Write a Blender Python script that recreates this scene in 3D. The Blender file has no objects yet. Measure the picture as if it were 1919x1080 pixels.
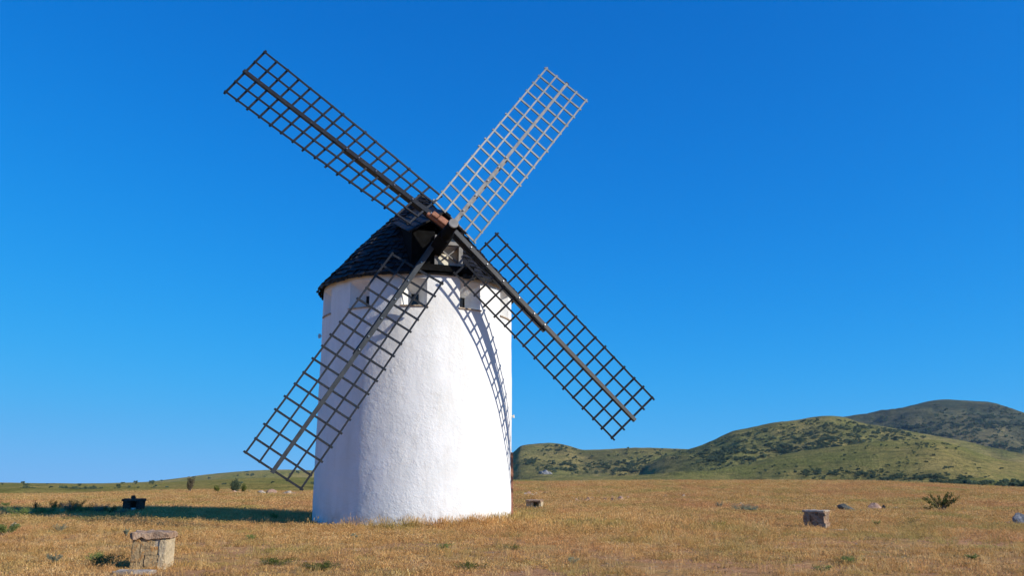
import bpy, bmesh, math, random
from math import sin, cos, tan, pi, radians, sqrt, atan, atan2, exp
from mathutils import Vector, Matrix, noise
random.seed(7)
sc = bpy.context.scene
COL = sc.collection

# ------------------------------------------------------------------ camera
CX, HZ, F = 959.5, 903.0, 1600.0
PITCH = atan((HZ - 540) / F); CP, SP = cos(PITCH), sin(PITCH)
EYE = Vector((0, 0, 1.6))
cam = bpy.data.cameras.new('camera'); co = bpy.data.objects.new('camera', cam); COL.objects.link(co)
cam.sensor_width = 36; cam.lens = 36 * F / 1919; cam.clip_start = .1; cam.clip_end = 20000
co.location = EYE; co.rotation_euler = (pi / 2 + PITCH, 0, 0)
sc.camera = co

def ray(x, y):
    d = Vector((0, CP, SP)) + Vector((1, 0, 0)) * ((x - CX) / F) - Vector((0, -SP, CP)) * ((y - 540) / F)
    return d.normalized()
def slope(y):                       # dz/dY of the view ray through photo row y
    k = (y - 540) / F
    return (SP - CP * k) / (CP + SP * k)

def interp(t, x):
    if x <= t[0][0]: return t[0][1]
    for (a, b), (c, d) in zip(t, t[1:]):
        if x <= c:
            s = (x - a) / (c - a)
            return b + (d - b) * s
    return t[-1][1]
def sinterp(t, x):                  # smooth (catmull-rom) table
    if x <= t[0][0]: return t[0][1]
    if x >= t[-1][0]: return t[-1][1]
    for i in range(len(t) - 1):
        if x <= t[i + 1][0]:
            x0, y0 = t[i]; x1, y1 = t[i + 1]
            m0 = (y1 - t[i - 1][1]) / (x1 - t[i - 1][0]) if i > 0 else (y1 - y0) / (x1 - x0)
            m1 = (t[i + 2][1] - y0) / (t[i + 2][0] - x0) if i + 2 < len(t) else (y1 - y0) / (x1 - x0)
            h = x1 - x0; s = (x - x0) / h
            return (2*s**3-3*s*s+1)*y0 + (s**3-2*s*s+s)*h*m0 + (-2*s**3+3*s*s)*y1 + (s**3-s*s)*h*m1
def sm(a, b, x):
    t = max(0, min(1, (x - a) / (b - a))); return t * t * (3 - 2 * t)
def nz(x, y, z=0.): return noise.noise(Vector((x, y, z)))
def fbm(x, y, z=0., o=4):
    s = 0; a = 1
    for i in range(o):
        s += a * nz(x, y, z + i * 7.3); x *= 2.1; y *= 2.1; a *= .5
    return s

# ------------------------------------------------------------------ ground height
CREST_Y = [(-600, 70), (0, 75), (400, 85), (600, 95), (1000, 110), (1500, 115), (1919, 90), (2500, 80)]
CREST_P = [(-600, 934), (0, 933), (150, 931), (260, 926), (400, 922.5), (570, 925), (800, 908), (1000, 905.5), (1300, 903.5), (1500, 903.5), (1640, 905), (1780, 911), (1919, 918), (2500, 934)]
def ucol(x, y):
    if y < 2: return CX
    return max(-600, min(2500, CX + x / y * F / CP))
def hgt(x, y):
    z = .05 * fbm(x * .12, y * .12, 3.) + .018 * fbm(x * .7, y * .7, 9., 3)
    if y < 6: return z
    u = ucol(x, y); yc = interp(CREST_Y, u); zc = 1.6 + yc * slope(sinterp(CREST_P, u))
    d = sqrt((x + 4.03) ** 2 + (y - 36.07) ** 2)
    z = z * (.35 + .65 * sm(4, 9, d)) - .16 * exp(-(d / 7.) ** 2)
    if y <= yc: z += zc * sm(26, yc, y) ** 1.25
    else:
        z = z * (1 - sm(yc, yc + 40, y)) + zc - (zc + 16) * sm(yc, yc + 330, y)
    return z
def spot(px, py):                   # where the view ray through a photo pixel meets the ground
    py = max(py, sinterp(CREST_P, px) + 2.2)
    d = ray(px, py); t = 8.0
    while t < 400:
        p = EYE + d * t
        if p.z <= hgt(p.x, p.y): break
        t += .1
    for _ in range(12):
        p = EYE + d * t; t += (hgt(p.x, p.y) - p.z) / d.z * .7
    p = EYE + d * t
    return Vector((p.x, p.y, hgt(p.x, p.y)))

# ------------------------------------------------------------------ object helpers
def tag(o, label=None, cat=None, group=None, kind=None):
    if label: o['label'] = label
    if cat: o['category'] = cat
    if group: o['group'] = group
    if kind: o['kind'] = kind
    return o
def empty(name, loc, rz=0.):
    o = bpy.data.objects.new(name, None); COL.objects.link(o); o.location = loc; o.rotation_euler = (0, 0, rz)
    o.empty_display_size = .3
    return o
class MB:
    def __init__(s): s.v = []; s.f = []; s.m = []
    def add(s, vs, fs, mi=0):
        n = len(s.v); s.v += [tuple(v) for v in vs]; s.f += [tuple(i + n for i in f) for f in fs]; s.m += [mi] * len(fs)
    def box(s, c, ax, ay, az, mi=0):    # centre and three half-vectors
        c = Vector(c); ax = Vector(ax); ay = Vector(ay); az = Vector(az)
        vs = [c + ax * i + ay * j + az * k for k in (-1, 1) for j in (-1, 1) for i in (-1, 1)]
        fs = [(0, 2, 3, 1), (4, 5, 7, 6), (0, 1, 5, 4), (2, 6, 7, 3), (0, 4, 6, 2), (1, 3, 7, 5)]
        if ax.cross(ay).dot(az) < 0: fs = [f[::-1] for f in fs]
        s.add(vs, fs, mi)
    def bar(s, a, b, side, w, d, mi=0):  # from a to b, width w along side, depth d across
        a = Vector(a); b = Vector(b); ax = (b - a) / 2; t = ax.normalized()
        sd = Vector(side); sd = (sd - t * sd.dot(t)).normalized(); o = t.cross(sd)
        s.box((a + b) / 2, ax, sd * w / 2, o * d / 2, mi)
    def cyl(s, a, b, r0, r1=None, n=16, mi=0, cap=True):
        a = Vector(a); b = Vector(b); r1 = r0 if r1 is None else r1
        t = (b - a).normalized(); x = t.orthogonal().normalized(); y = t.cross(x)
        vs = [a + (x * cos(2*pi*i/n) + y * sin(2*pi*i/n)) * r0 for i in range(n)] + [b + (x * cos(2*pi*i/n) + y * sin(2*pi*i/n)) * r1 for i in range(n)]
        fs = [(i, (i+1) % n, n + (i+1) % n, n + i) for i in range(n)]
        if cap: fs += [tuple(range(n))[::-1], tuple(range(n, 2*n))]
        s.add(vs, fs, mi)
    def build(s, name, mats, parent=None, smooth=False, bevel=0., origin=None):
        me = bpy.data.meshes.new(name)
        o0 = Vector(origin) if origin is not None else Vector((0, 0, 0))
        me.from_pydata([tuple(Vector(v) - o0) for v in s.v], [], s.f)
        if not isinstance(mats, (list, tuple)): mats = [mats]
        for m in mats: me.materials.append(m)
        if len(mats) > 1: me.polygons.foreach_set('material_index', s.m)
        if smooth: me.polygons.foreach_set('use_smooth', [True] * len(me.polygons))
        me.update()
        if smooth and len(me.polygons) < 6000: me.set_sharp_from_angle(angle=radians(38))
        o = bpy.data.objects.new(name, me); COL.objects.link(o); o.location = o0
        if parent: o.parent = parent
        if bevel:
            b = o.modifiers.new('bevel', 'BEVEL'); b.width = bevel; b.segments = 2; b.limit_method = 'ANGLE'
        return o

# ------------------------------------------------------------------ materials
def mat(name):
    m = bpy.data.materials.new(name); m.use_nodes = True
    nt = m.node_tree; b = nt.nodes['Principled BSDF']
    return m, nt, b
def N(nt, t, **k):
    n = nt.nodes.new(t)
    for a, v in k.items():
        if a in n.inputs.keys() if hasattr(n.inputs, 'keys') else False: n.inputs[a].default_value = v
        else: setattr(n, a, v)
    return n
def ramp(nt, src, stops, interp_='LINEAR'):
    r = nt.nodes.new('ShaderNodeValToRGB'); e = r.color_ramp; e.interpolation = interp_
    while len(e.elements) < len(stops): e.elements.new(.5)
    for el, (p, c) in zip(e.elements, stops): el.position = p; el.color = (*c, 1) if len(c) == 3 else c
    nt.links.new(src, r.inputs[0]); return r.outputs[0]
def noi(nt, vec, scale, detail=4., rough=.55, dist=0.):
    n = nt.nodes.new('ShaderNodeTexNoise'); n.inputs['Scale'].default_value = scale
    n.inputs['Detail'].default_value = detail; n.inputs['Roughness'].default_value = rough; n.inputs['Distortion'].default_value = dist
    if vec is not None: nt.links.new(vec, n.inputs['Vector'])
    return n.outputs['Fac']
def mixc(nt, fac, a, b, mode='MIX'):
    m = nt.nodes.new('ShaderNodeMix'); m.data_type = 'RGBA'; m.blend_type = mode; m.clamp_factor = True
    for s, v in ((m.inputs[0], fac), (m.inputs[6], a), (m.inputs[7], b)):
        if isinstance(v, (int, float)): s.default_value = v
        elif isinstance(v, tuple): s.default_value = (*v, 1) if len(v) == 3 else v
        else: nt.links.new(v, s)
    return m.outputs[2]
def mth(nt, op, a, b=0.):
    m = nt.nodes.new('ShaderNodeMath'); m.operation = op
    for s, v in ((m.inputs[0], a), (m.inputs[1], b)):
        if isinstance(v, (int, float)): s.default_value = v
        else: nt.links.new(v, s)
    return m.outputs[0]
def bump(nt, b, h, strength, dist):
    n = nt.nodes.new('ShaderNodeBump'); n.inputs['Strength'].default_value = strength; n.inputs['Distance'].default_value = dist
    nt.links.new(h, n.inputs['Height']); nt.links.new(n.outputs[0], b.inputs['Normal']); return n
def wpos(nt): return nt.nodes.new('ShaderNodeNewGeometry').outputs['Position']
def opos(nt): return nt.nodes.new('ShaderNodeTexCoord').outputs['Object']
def scaled(nt, vec, s, rot=(0, 0, 0)):
    m = nt.nodes.new('ShaderNodeMapping'); m.inputs['Scale'].default_value = s; m.inputs['Rotation'].default_value = rot
    nt.links.new(vec, m.inputs['Vector']); return m.outputs[0]

def stucco_mat():
    m, nt, b = mat('whitewashed_stucco'); p = opos(nt)
    n1 = noi(nt, scaled(nt, p, (1, 1, .45)), 1.3, 5.); n2 = noi(nt, p, 9, 6., .62, .6)
    c = ramp(nt, n1, [(.3, (.70, .695, .67)), (.7, (.80, .795, .78))])
    # faint streaks and grime towards the bottom skirt
    sx = nt.nodes.new('ShaderNodeSeparateXYZ'); nt.links.new(p, sx.inputs[0])
    low = ramp(nt, sx.outputs[2], [(0., (1, 1, 1)), (.7, (0, 0, 0))])
    st = ramp(nt, noi(nt, scaled(nt, p, (3, 3, .5)), 1.6, 4.), [(.5, (0, 0, 0)), (.72, (1, 1, 1))])
    c = mixc(nt, mth(nt, 'MULTIPLY', st, .2), c, (.55, .5, .43))
    c = mixc(nt, mth(nt, 'MULTIPLY', mth(nt, 'MULTIPLY', low, ramp(nt, noi(nt, p, 2.2, 5.), [(.4, (0, 0, 0)), (.65, (1, 1, 1))])), .7), c, (.42, .33, .24))
    # fine hairline cracks
    vo = nt.nodes.new('ShaderNodeTexVoronoi'); vo.feature = 'DISTANCE_TO_EDGE'; vo.inputs['Scale'].default_value = .42
    nt.links.new(scaled(nt, mixc(nt, .22, p, noi_col(nt, p, 1.3), 'ADD'), (1, 1, 2.2)), vo.inputs['Vector'])
    ck = ramp(nt, vo.outputs['Distance'], [(0., (1, 1, 1)), (.006, (0, 0, 0))])
    c = mixc(nt, mth(nt, 'MULTIPLY', ck, .28), c, (.5, .48, .45))
    nt.links.new(c, b.inputs['Base Color']); b.inputs['Roughness'].default_value = .85
    b.inputs['Specular IOR Level'].default_value = .2
    r = scaled(nt, p, (1, 1, .8), (.3, .4, .6))
    n3 = noi(nt, r, 3.2, 3., .5, .4)
    h = mth(nt, 'MULTIPLY', mth(nt, 'ADD', mth(nt, 'MULTIPLY', n3, .8), n2), ramp(nt, noi(nt, p, .8, 3.), [(.35, (.35, .35, .35)), (.65, (1, 1, 1))]))
    bump(nt, b, h, .75, .035)
    return m
def noi_col(nt, p, s):
    n = nt.nodes.new('ShaderNodeTexNoise'); n.inputs['Scale'].default_value = s; n.inputs['Detail'].default_value = 3
    nt.links.new(p, n.inputs['Vector']); return n.outputs['Color']
def simple(name, c0, c1, scale, rough=.8, bs=.4, bd=.01, stretch=(1, 1, 1), spec=.4, metal=0.):
    m, nt, b = mat(name); p = scaled(nt, opos(nt), stretch)
    n = noi(nt, p, scale, 6., .6)
    nt.links.new(ramp(nt, n, [(.32, c0), (.68, c1)]), b.inputs['Base Color'])
    b.inputs['Roughness'].default_value = rough; b.inputs['Specular IOR Level'].default_value = spec; b.inputs['Metallic'].default_value = metal
    bump(nt, b, noi(nt, p, scale * 4, 5.), bs, bd)
    return m
def rock_mat(name, c0, c1, c2, lichen=None):
    m, nt, b = mat(name); p = opos(nt)
    n = noi(nt, p, 3.5, 8., .65); n2 = noi(nt, p, 14, 6., .6)
    c = ramp(nt, n, [(.3, c0), (.5, c1), (.7, c2)])
    if lichen: c = mixc(nt, ramp(nt, noi(nt, p, 7, 5.), [(.54, (0, 0, 0)), (.62, (1, 1, 1))]), c, lichen)
    c = mixc(nt, .5, c, ramp(nt, n2, [(.3, (.35, .35, .35)), (.7, (1, 1, 1))]), 'MULTIPLY')
    nt.links.new(c, b.inputs['Base Color']); b.inputs['Roughness'].default_value = .9; b.inputs['Specular IOR Level'].default_value = .2
    bump(nt, b, mth(nt, 'ADD', n, n2), .8, .04)
    return m

def paint_mat():
    m, nt, b = mat('grey_painted_timber'); p = opos(nt)
    n = noi(nt, p, 1.4, 6., .6); n2 = noi(nt, p, 22, 4.)
    c = ramp(nt, n, [(.3, (.008, .0095, .012)), (.62, (.017, .019, .023)), (.8, (.045, .045, .043))])
    c = mixc(nt, ramp(nt, n2, [(.62, (0, 0, 0)), (.75, (1, 1, 1))]), c, (.16, .14, .12))
    nt.links.new(c, b.inputs['Base Color']); b.inputs['Roughness'].default_value = .5; b.inputs['Specular IOR Level'].default_value = .35
    bump(nt, b, n2, .35, .006)
    return m

M = {}
M['stucco'] = stucco_mat()
M['paint'] = paint_mat()
M['weather'] = simple('weathered_pale_timber', (.12, .118, .115), (.27, .26, .25), 3., .6, .5, .006, (1, 1, 1), .5)
def slate_mat():
    m, nt, b = mat('black_tarred_slates'); p = opos(nt)
    c = ramp(nt, noi(nt, p, 5., 5.), [(.3, (.005, .0048, .0048)), (.55, (.013, .012, .0115)), (.68, (.03, .026, .023)), (.76, (.085, .072, .06))])
    nt.links.new(c, b.inputs['Base Color']); b.inputs['Roughness'].default_value = .55; b.inputs['Specular IOR Level'].default_value = .22
    bump(nt, b, noi(nt, p, 26, 5.), .9, .015); return m
M['slate'] = slate_mat()
M['greytimber'] = simple('worn_grey_timber', (.022, .026, .029), (.052, .058, .062), 3., .5, .5, .006, spec=.35)
M['sunlath'] = simple('sunlit_lath_timber', (.07, .076, .08), (.17, .185, .195), 3., .5, .5, .004, spec=.5)  # lighter copy of the lath colour, standing in for bright sun
M['slate_under'] = simple('black_roof_boards', (.004, .004, .004), (.009, .009, .009), 4., .9, .2, .01, spec=.05)
M['dark'] = simple('dark_interior', (.008, .008, .009), (.012, .012, .012), 3., .9, .1, .01)
M['cream'] = simple('cream_plaster', (.62, .57, .45), (.72, .67, .55), 3., .85, .3, .01)
M['redwood'] = simple('raw_red_brown_timber', (.22, .085, .045), (.42, .19, .11), 7., .75, .8, .02)
M['rust'] = simple('rusty_brown_door_wood', (.15, .05, .025), (.3, .14, .07), 6., .8, .5, .01, (1, 1, .2))
M['glass'] = simple('dark_window_glass', (.012, .014, .016), (.02, .022, .025), 2., .12, 0., .001)
M['whitemetal'] = simple('white_painted_metal', (.7, .7, .68), (.8, .8, .78), 4., .5, .1, .002)
M['bolt'] = simple('galvanised_bolts', (.35, .35, .35), (.5, .5, .5), 9., .35, .1, .002, metal=.8)
M['sand'] = rock_mat('ochre_sandstone', (.30, .19, .09), (.45, .32, .17), (.52, .34, .16), (.42, .22, .08))
M['paleblock'] = rock_mat('pale_cut_sandstone', (.50, .39, .24), (.60, .47, .29), (.66, .52, .34))
M['redslab'] = rock_mat('reddish_sandstone_slab', (.24, .145, .085), (.44, .29, .19), (.58, .43, .30))
M['mortar'] = rock_mat('pale_lime_mortar', (.46, .38, .27), (.54, .45, .33), (.60, .50, .38))
M['greyrock'] = rock_mat('dark_lichened_rock', (.05, .05, .05), (.12, .115, .10), (.22, .21, .19), (.09, .10, .07))
M['bluerock'] = rock_mat('blue_grey_limestone', (.14, .14, .14), (.27, .265, .26), (.40, .385, .37))
M['pinkrock'] = rock_mat('pinkish_field_stone', (.26, .14, .09), (.42, .26, .18), (.50, .35, .25))
M['palerock'] = rock_mat('pale_buff_field_stone', (.34, .27, .2), (.46, .37, .28), (.56, .47, .37))
M['brownrock'] = rock_mat('dark_red_grey_rubble', (.14, .08, .05), (.34, .22, .14), (.50, .38, .27), (.24, .22, .18))
M['shadestone'] = rock_mat('shade_dark_stonework', (.03, .028, .026), (.07, .062, .055), (.13, .11, .095))  # dark colour carries the mill's shade over this stonework
M['bark'] = simple('grey_brown_bark', (.09, .07, .05), (.17, .14, .11), 9., .9, .6, .01)

# ------------------------------------------------------------------ world and sun
SUN_AZ, SUN_EL = radians(66), radians(28.3)
sdir = Vector((sin(SUN_AZ) * cos(SUN_EL), -cos(SUN_AZ) * cos(SUN_EL), sin(SUN_EL)))
w = bpy.data.worlds.new('World'); sc.world = w; w.use_nodes = True
nt = w.node_tree; bg = nt.nodes['Background']
sky = nt.nodes.new('ShaderNodeTexSky'); sky.sky_type = 'NISHITA'; sky.sun_disc = False
sky.sun_elevation = SUN_EL; sky.sun_rotation = atan2(sdir.x, sdir.y)
sky.altitude = 2000; sky.air_density = .7; sky.dust_density = 0; sky.ozone_density = 6
# film response of the sky colour, channel by channel
se = nt.nodes.new('ShaderNodeSeparateColor'); nt.links.new(sky.outputs[0], se.inputs[0]); cb = nt.nodes.new('ShaderNodeCombineColor')
for ch, (aa, bb, pp) in enumerate(((.24, .21, 2.7), (.525, .20, 1.1), (.95, .20, 1.))):
    x = mth(nt, 'MULTIPLY', se.outputs[ch], -.10 / bb); x = mth(nt, 'POWER', math.e, x); x = mth(nt, 'SUBTRACT', 1., x)
    x = mth(nt, 'POWER', x, pp); x = mth(nt, 'MULTIPLY', x, aa / .12); nt.links.new(x, cb.inputs[ch])
nt.links.new(cb.outputs[0], bg.inputs[0])
bg.inputs[1].default_value = .09
sl = bpy.data.lights.new('sun', 'SUN'); so = bpy.data.objects.new('sun', sl); COL.objects.link(so)
sl.energy = 4.2; sl.angle = radians(.53); sl.color = (1, .94, .83)
so.rotation_euler = sdir.to_track_quat('Z', 'Y').to_euler(); so.location = sdir * 60
sc.view_settings.view_transform = 'Standard'; sc.view_settings.look = 'None'; sc.view_settings.exposure = .42; sc.view_settings.gamma = 1

# ------------------------------------------------------------------ ground sheet
def ground_mat():
    m, nt, b = mat('dry_meadow_soil_and_stubble'); p = wpos(nt)
    a = noi(nt, p, .35, 6., .6); f = noi(nt, p, 9., 8., .7); f2 = noi(nt, p, 40., 5., .7)
    soil = ramp(nt, f, [(.3, (.34, .165, .08)), (.52, (.60, .31, .15)), (.72, (.76, .47, .27))])
    straw = ramp(nt, f, [(.3, (.48, .29, .075)), (.7, (.72, .48, .15))])
    grn = ramp(nt, f2, [(.3, (.10, .115, .03)), (.7, (.19, .19, .065))])
    sy = nt.nodes.new('ShaderNodeSeparateXYZ'); nt.links.new(p, sy.inputs[0])
    far = nt.nodes.new('ShaderNodeMapRange'); far.inputs[1].default_value = 24; far.inputs[2].default_value = 46; nt.links.new(sy.outputs[1], far.inputs[0])
    c = mixc(nt, mth(nt, 'ADD', mth(nt, 'MULTIPLY', far.outputs[0], .75), ramp(nt, a, [(.45, (0, 0, 0)), (.62, (.5, .5, .5))])), soil, straw)
    c = mixc(nt, mth(nt, 'MULTIPLY', ramp(nt, noi(nt, p, .16, 7., .65), [(.54, (0, 0, 0)), (.68, (1, 1, 1))]), .7), c, grn)
    c = mixc(nt, .55, c, ramp(nt, f2, [(.3, (.45, .45, .45)), (.65, (1, 1, 1))]), 'MULTIPLY')
    nt.links.new(c, b.inputs['Base Color']); b.inputs['Roughness'].default_value = 1.; b.inputs['Specular IOR Level'].default_value = 0.
    bump(nt, b, mth(nt, 'ADD', f, f2), .9, .06)
    return m
def make_ground():
    angs = []
    a = -180.
    while a < 180:
        angs.append(a); a += .35 if -36 <= a < 36 else 4.
    rs = [0.5, 3, 6, 9, 11, 12.5]
    r = 13.2
    while r < 140: rs.append(r); r *= 1.014
    while r < 3500: rs.append(r); r *= 1.16
    vs = [(0, 0, hgt(0, 0))]; fs = []; n = len(angs)
    for r in rs:
        for a in angs:
            x = r * sin(radians(a)); y = r * cos(radians(a)); vs.append((x, y, hgt(x, y)))
    for i in range(n): fs.append((0, 1 + (i + 1) % n, 1 + i))
    for j in range(len(rs) - 1):
        for i in range(n):
            p = 1 + j * n
            fs.append((p + i, p + (i + 1) % n, p + n + (i + 1) % n, p + n + i))
    mb = MB(); mb.v = vs; mb.f = fs; mb.m = [0] * len(fs)
    o = mb.build('ground', ground_mat(), smooth=True); tag(o, kind='structure')
    return o
GROUND = make_ground()

# ------------------------------------------------------------------ hills
def hill_mat(name, straw, green, dark, sc_=1., patch=.5):
    m, nt, b = mat(name); p = wpos(nt)
    q = scaled(nt, p, (1, .5, 2.4))
    a = noi(nt, q, .006 * sc_, 7., .62); f = noi(nt, q, .05 * sc_, 8., .7); g = noi(nt, p, .35 * sc_, 6., .7)
    c = mixc(nt, ramp(nt, mth(nt, 'ADD', mth(nt, 'MULTIPLY', a, .6), mth(nt, 'MULTIPLY', f, .4)), [(.42, (0, 0, 0)), (.58, (1, 1, 1))]), straw, green)
    c = mixc(nt, mth(nt, 'MULTIPLY', ramp(nt, noi(nt, q, .014 * sc_, 8., .68), [(patch, (0, 0, 0)), (patch + .1, (1, 1, 1))]), .45), c, dark)
    c = mixc(nt, .75, c, ramp(nt, g, [(.38, (.42, .46, .46)), (.58, (1, 1, 1))]), 'MULTIPLY')
    c = mixc(nt, .6, c, ramp(nt, noi(nt, scaled(nt, p, (.35, .35, 3.)), .12 * sc_, 5.), [(.38, (.58, .60, .58)), (.58, (1.1, 1.05, .95))]), 'MULTIPLY')
    nt.links.new(c, b.inputs['Base Color']); b.inputs['Roughness'].default_value = 1.; b.inputs['Specular IOR Level'].default_value = 0.
    bump(nt, b, mth(nt, 'ADD', f, g), .8, 5.)
    return m
HILLS = []
class Hill:
    # crest: photo column -> photo row of the ridge line, at depth yc(u); the body slopes down both ways
    def __init__(s, crest, yc, front, back, base, rough, u0, u1, material, nu=300, shape=1.35):
        s.crest, s.yc, s.front, s.back, s.base, s.rough, s.u0, s.u1, s.shape = crest, yc, front, back, base, rough, u0, u1, shape
        mb = MB(); nj = 70
        for j in range(nj + 1):
            t = j / nj
            for i in range(nu + 1):
                u = u0 + (u1 - u0) * i / nu
                yy = (yc - front) + (front + back) * t
                x = yy * (u - CX) * CP / F
                mb.v.append((x, yy, s.z(u, yy)))
        for j in range(nj):
            for i in range(nu):
                p = j * (nu + 1) + i; mb.f.append((p, p + 1, p + nu + 2, p + nu + 1))
        mb.m = [0] * len(mb.f)
        s.o = tag(mb.build('hills', material, smooth=True), kind='structure'); HILLS.append(s)
    def z(s, u, yy):
        zc = 1.6 + s.yc * slope(sinterp(s.crest, u))
        d = (yy - s.yc)
        k = 1 - (abs(d) / (s.front if d < 0 else s.back))
        k = max(0, min(1, k)); k = sin(k * pi / 2) ** s.shape
        x = yy * (u - CX) * CP / F
        w_ = s.rough * (1 - sm(.80, 1., k) * .8) * sm(0, .12, k)
        L = s.front * .25
        return s.base + (zc - s.base) * k + w_ * (fbm(x / L, yy / L, 4. + s.yc, 5))
    def at(s, u, yy):
        return Vector((yy * (u - CX) * CP / F, yy, s.z(u, yy)))

HM = {
 'far': hill_mat('hazy_grey_green_mountain', (.19, .165, .085), (.11, .125, .07), (.035, .05, .034), .6, .48),
 'mid': hill_mat('olive_scrub_hillside', (.40, .31, .12), (.24, .235, .08), (.06, .082, .042), 1., .47),
 'near': hill_mat('yellow_green_pasture_hill', (.42, .33, .12), (.26, .255, .08), (.09, .11, .045), 1.6, .55),
 'left': hill_mat('rolling_green_pasture', (.48, .37, .12), (.30, .29, .075), (.15, .17, .05), 2.2, .58),
}
Hill([(1400, 850), (1520, 805), (1590, 789), (1640, 781), (1700, 768.5), (1770, 755.5), (1830, 756.5), (1870, 759), (1900, 766), (1960, 785), (2100, 790), (2300, 830), (2500, 880)],
     2100, 1000, 900, -20, 26, 1380, 2500, HM['far'])
Hill([(860, 880), (930, 862), (950, 858), (966, 846), (976, 838), (1000, 835), (1030, 834.5), (1060, 839), (1090, 844), (1130, 844), (1180, 841.5), (1230, 843), (1300, 846), (1350, 850), (1450, 850), (1600, 852), (1800, 900)],
     1350, 620, 500, -18, 12, 700, 1800, HM['mid'])
Hill([(1160, 898), (1240, 858), (1290, 845), (1340, 829), (1380, 816), (1420, 808), (1460, 800), (1500, 791.5), (1560, 784), (1590, 786), (1625, 797), (1680, 806), (1750, 818), (1850, 840), (1950, 860), (2200, 890)],
     1150, 560, 400, -18, 14, 1140, 2200, HM['mid'])
Hill([(1000, 896), (1300, 887), (1400, 872), (1470, 857), (1540, 846), (1620, 836), (1700, 830), (1750, 829), (1790, 835), (1830, 848), (1870, 860), (1919, 868), (2050, 885), (2250, 900)],
     760, 430, 260, -16, 7, 1000, 2250, HM['near'])
Hill([(1640, 912), (1740, 904), (1800, 897), (1840, 896), (1880, 901), (1919, 900), (1980, 893), (2100, 890), (2300, 900)],
     360, 150, 140, -14, 2.2, 1640, 2300, HM['near'])
Hill([(-500, 904), (0, 905.5), (150, 907), (260, 905), (300, 901.5), (345, 896), (390, 890), (440, 884.5), (490, 881.5), (530, 881), (590, 883), (700, 888), (800, 893), (900, 892), (960, 890)],
     1900, 900, 600, -20, 7, -500, 960, HM['left'])
Hill([(-500, 906), (0, 907), (100, 906.5), (200, 908), (265, 906), (330, 904), (400, 900), (470, 897), (560, 896), (700, 898), (1000, 900)],
     620, 420, 200, -14, 2.6, -500, 1000, HM['left'], shape=.9)
Hill([(-400, 914), (0, 916), (70, 915), (150, 917), (300, 914), (420, 909), (470, 907), (600, 909), (760, 912), (900, 914)],
     260, 120, 80, -14, 1.0, -400, 900, HM['left'], shape=.8)

# ------------------------------------------------------------------ windmill
MX, MY, R0, R1, H1 = -4.032, 36.07, 4.028, 4.007, 9.62
MC = Vector((MX, MY, 0))
mill = empty('windmill', (MX, MY, 0))
tag(mill, 'white round stone windmill with black conical roof and four dark lattice sails', 'windmill')
def P(az, r, z):                    # az measured from the camera-ward side (-Y), positive to the right; mill-local
    a = radians(az); return Vector((r * sin(a), -r * cos(a), z))
def wob(az, z):                     # hand-plastered wall is not a perfect drum
    a = radians(az)
    return .022 * nz(sin(a) * 2.2, cos(a) * 2.2, z * .5) + .010 * nz(sin(a) * 7, cos(a) * 7, z * 2.)
def RW(z): return R0 + (R1 - R0) * z / H1
WIN = [4.0 + 32.727 * k for k in range(-5, 6)]
HALF, ZW0, ZW1 = 6.9, 8.22, 9.28
def fix(a):
    for k in range(-1, 2): pass
    return a
def make_wall():
    mb = MB()
    az = []
    for c in WIN:
        az += [(c - HALF, 0), (c + HALF, 1)]
    az.sort()
    cols = []                       # (angle, is_window_column_to_next)
    for i, (a, kind) in enumerate(az):
        nxt = az[(i + 1) % len(az)][0] + (360 if i == len(az) - 1 else 0)
        n = 7
        for j in range(n): cols.append((a + (nxt - a) * j / n, kind == 0))
    zs = [-.4] + [i * .2 for i in range(0, 41)] + [ZW0] + [ZW0 + (ZW1 - ZW0) * i / 5 for i in range(1, 5)] + [ZW1, H1]
    zs = sorted(set(zs)); nc = len(cols)
    for z in zs:
        for a, _ in cols:
            edge = wob(a, z)
            mb.v.append(P(a, RW(max(z, 0)) + edge, z))
    for j in range(len(zs) - 1):
        for i in range(nc):
            if cols[i][1] and zs[j] >= ZW0 - 1e-4 and zs[j + 1] <= ZW1 + 1e-4: continue
            a = j * nc + i; b = j * nc + (i + 1) % nc
            mb.f.append((a, b, b + nc, a + nc)); mb.m.append(0)
    # splayed reveals of every opening
    zi = [k for k, z in enumerate(zs) if ZW0 - 1e-4 <= z <= ZW1 + 1e-4]
    for c in WIN:
        s0 = min(range(nc), key=lambda i: abs(((cols[i][0] - (c - HALF)) + 180) % 360 - 180))
        loop = [(s0 + k) % nc + zi[0] * nc for k in range(8)] + [(s0 + 7) % nc + k * nc for k in zi[1:]] \
             + [(s0 + 7 - k) % nc + zi[-1] * nc for k in range(1, 8)] + [s0 + k * nc for k in reversed(zi[1:-1])]
        ax = P(c, 1, 0); tx = Vector((cos(radians(c)), sin(radians(c)), 0))
        base = len(mb.v); inner = []
        for q in loop:
            v = Vector(mb.v[q]); t = v.dot(tx); zz = v.z
            inner.append(ax * (RW(9) - .62) + tx * (t * .30) + Vector((0, 0, ZW0 + .06 + (zz - ZW0) * .47)))
        mb.v += [tuple(v) for v in inner]; L = len(loop)
        for k in range(L):
            mb.f.append((loop[k], base + k, base + (k + 1) % L, loop[(k + 1) % L])); mb.m.append(0)
    # top of the wall under the roof
    t0 = (len(zs) - 1) * nc; b0 = len(mb.v)
    for a, _ in cols: mb.v.append(P(a, R1 - .5, H1))
    for i in range(nc): mb.f.append((t0 + i, t0 + (i + 1) % nc, b0 + (i + 1) % nc, b0 + i)); mb.m.append(0)
    mb.v = [tuple(v) for v in mb.v]
    return mb.build('wall', M['stucco'], mill, smooth=False)
wall = make_wall()
for p_ in wall.data.polygons:
    p_.use_smooth = abs(p_.normal.z) < .5
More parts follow.
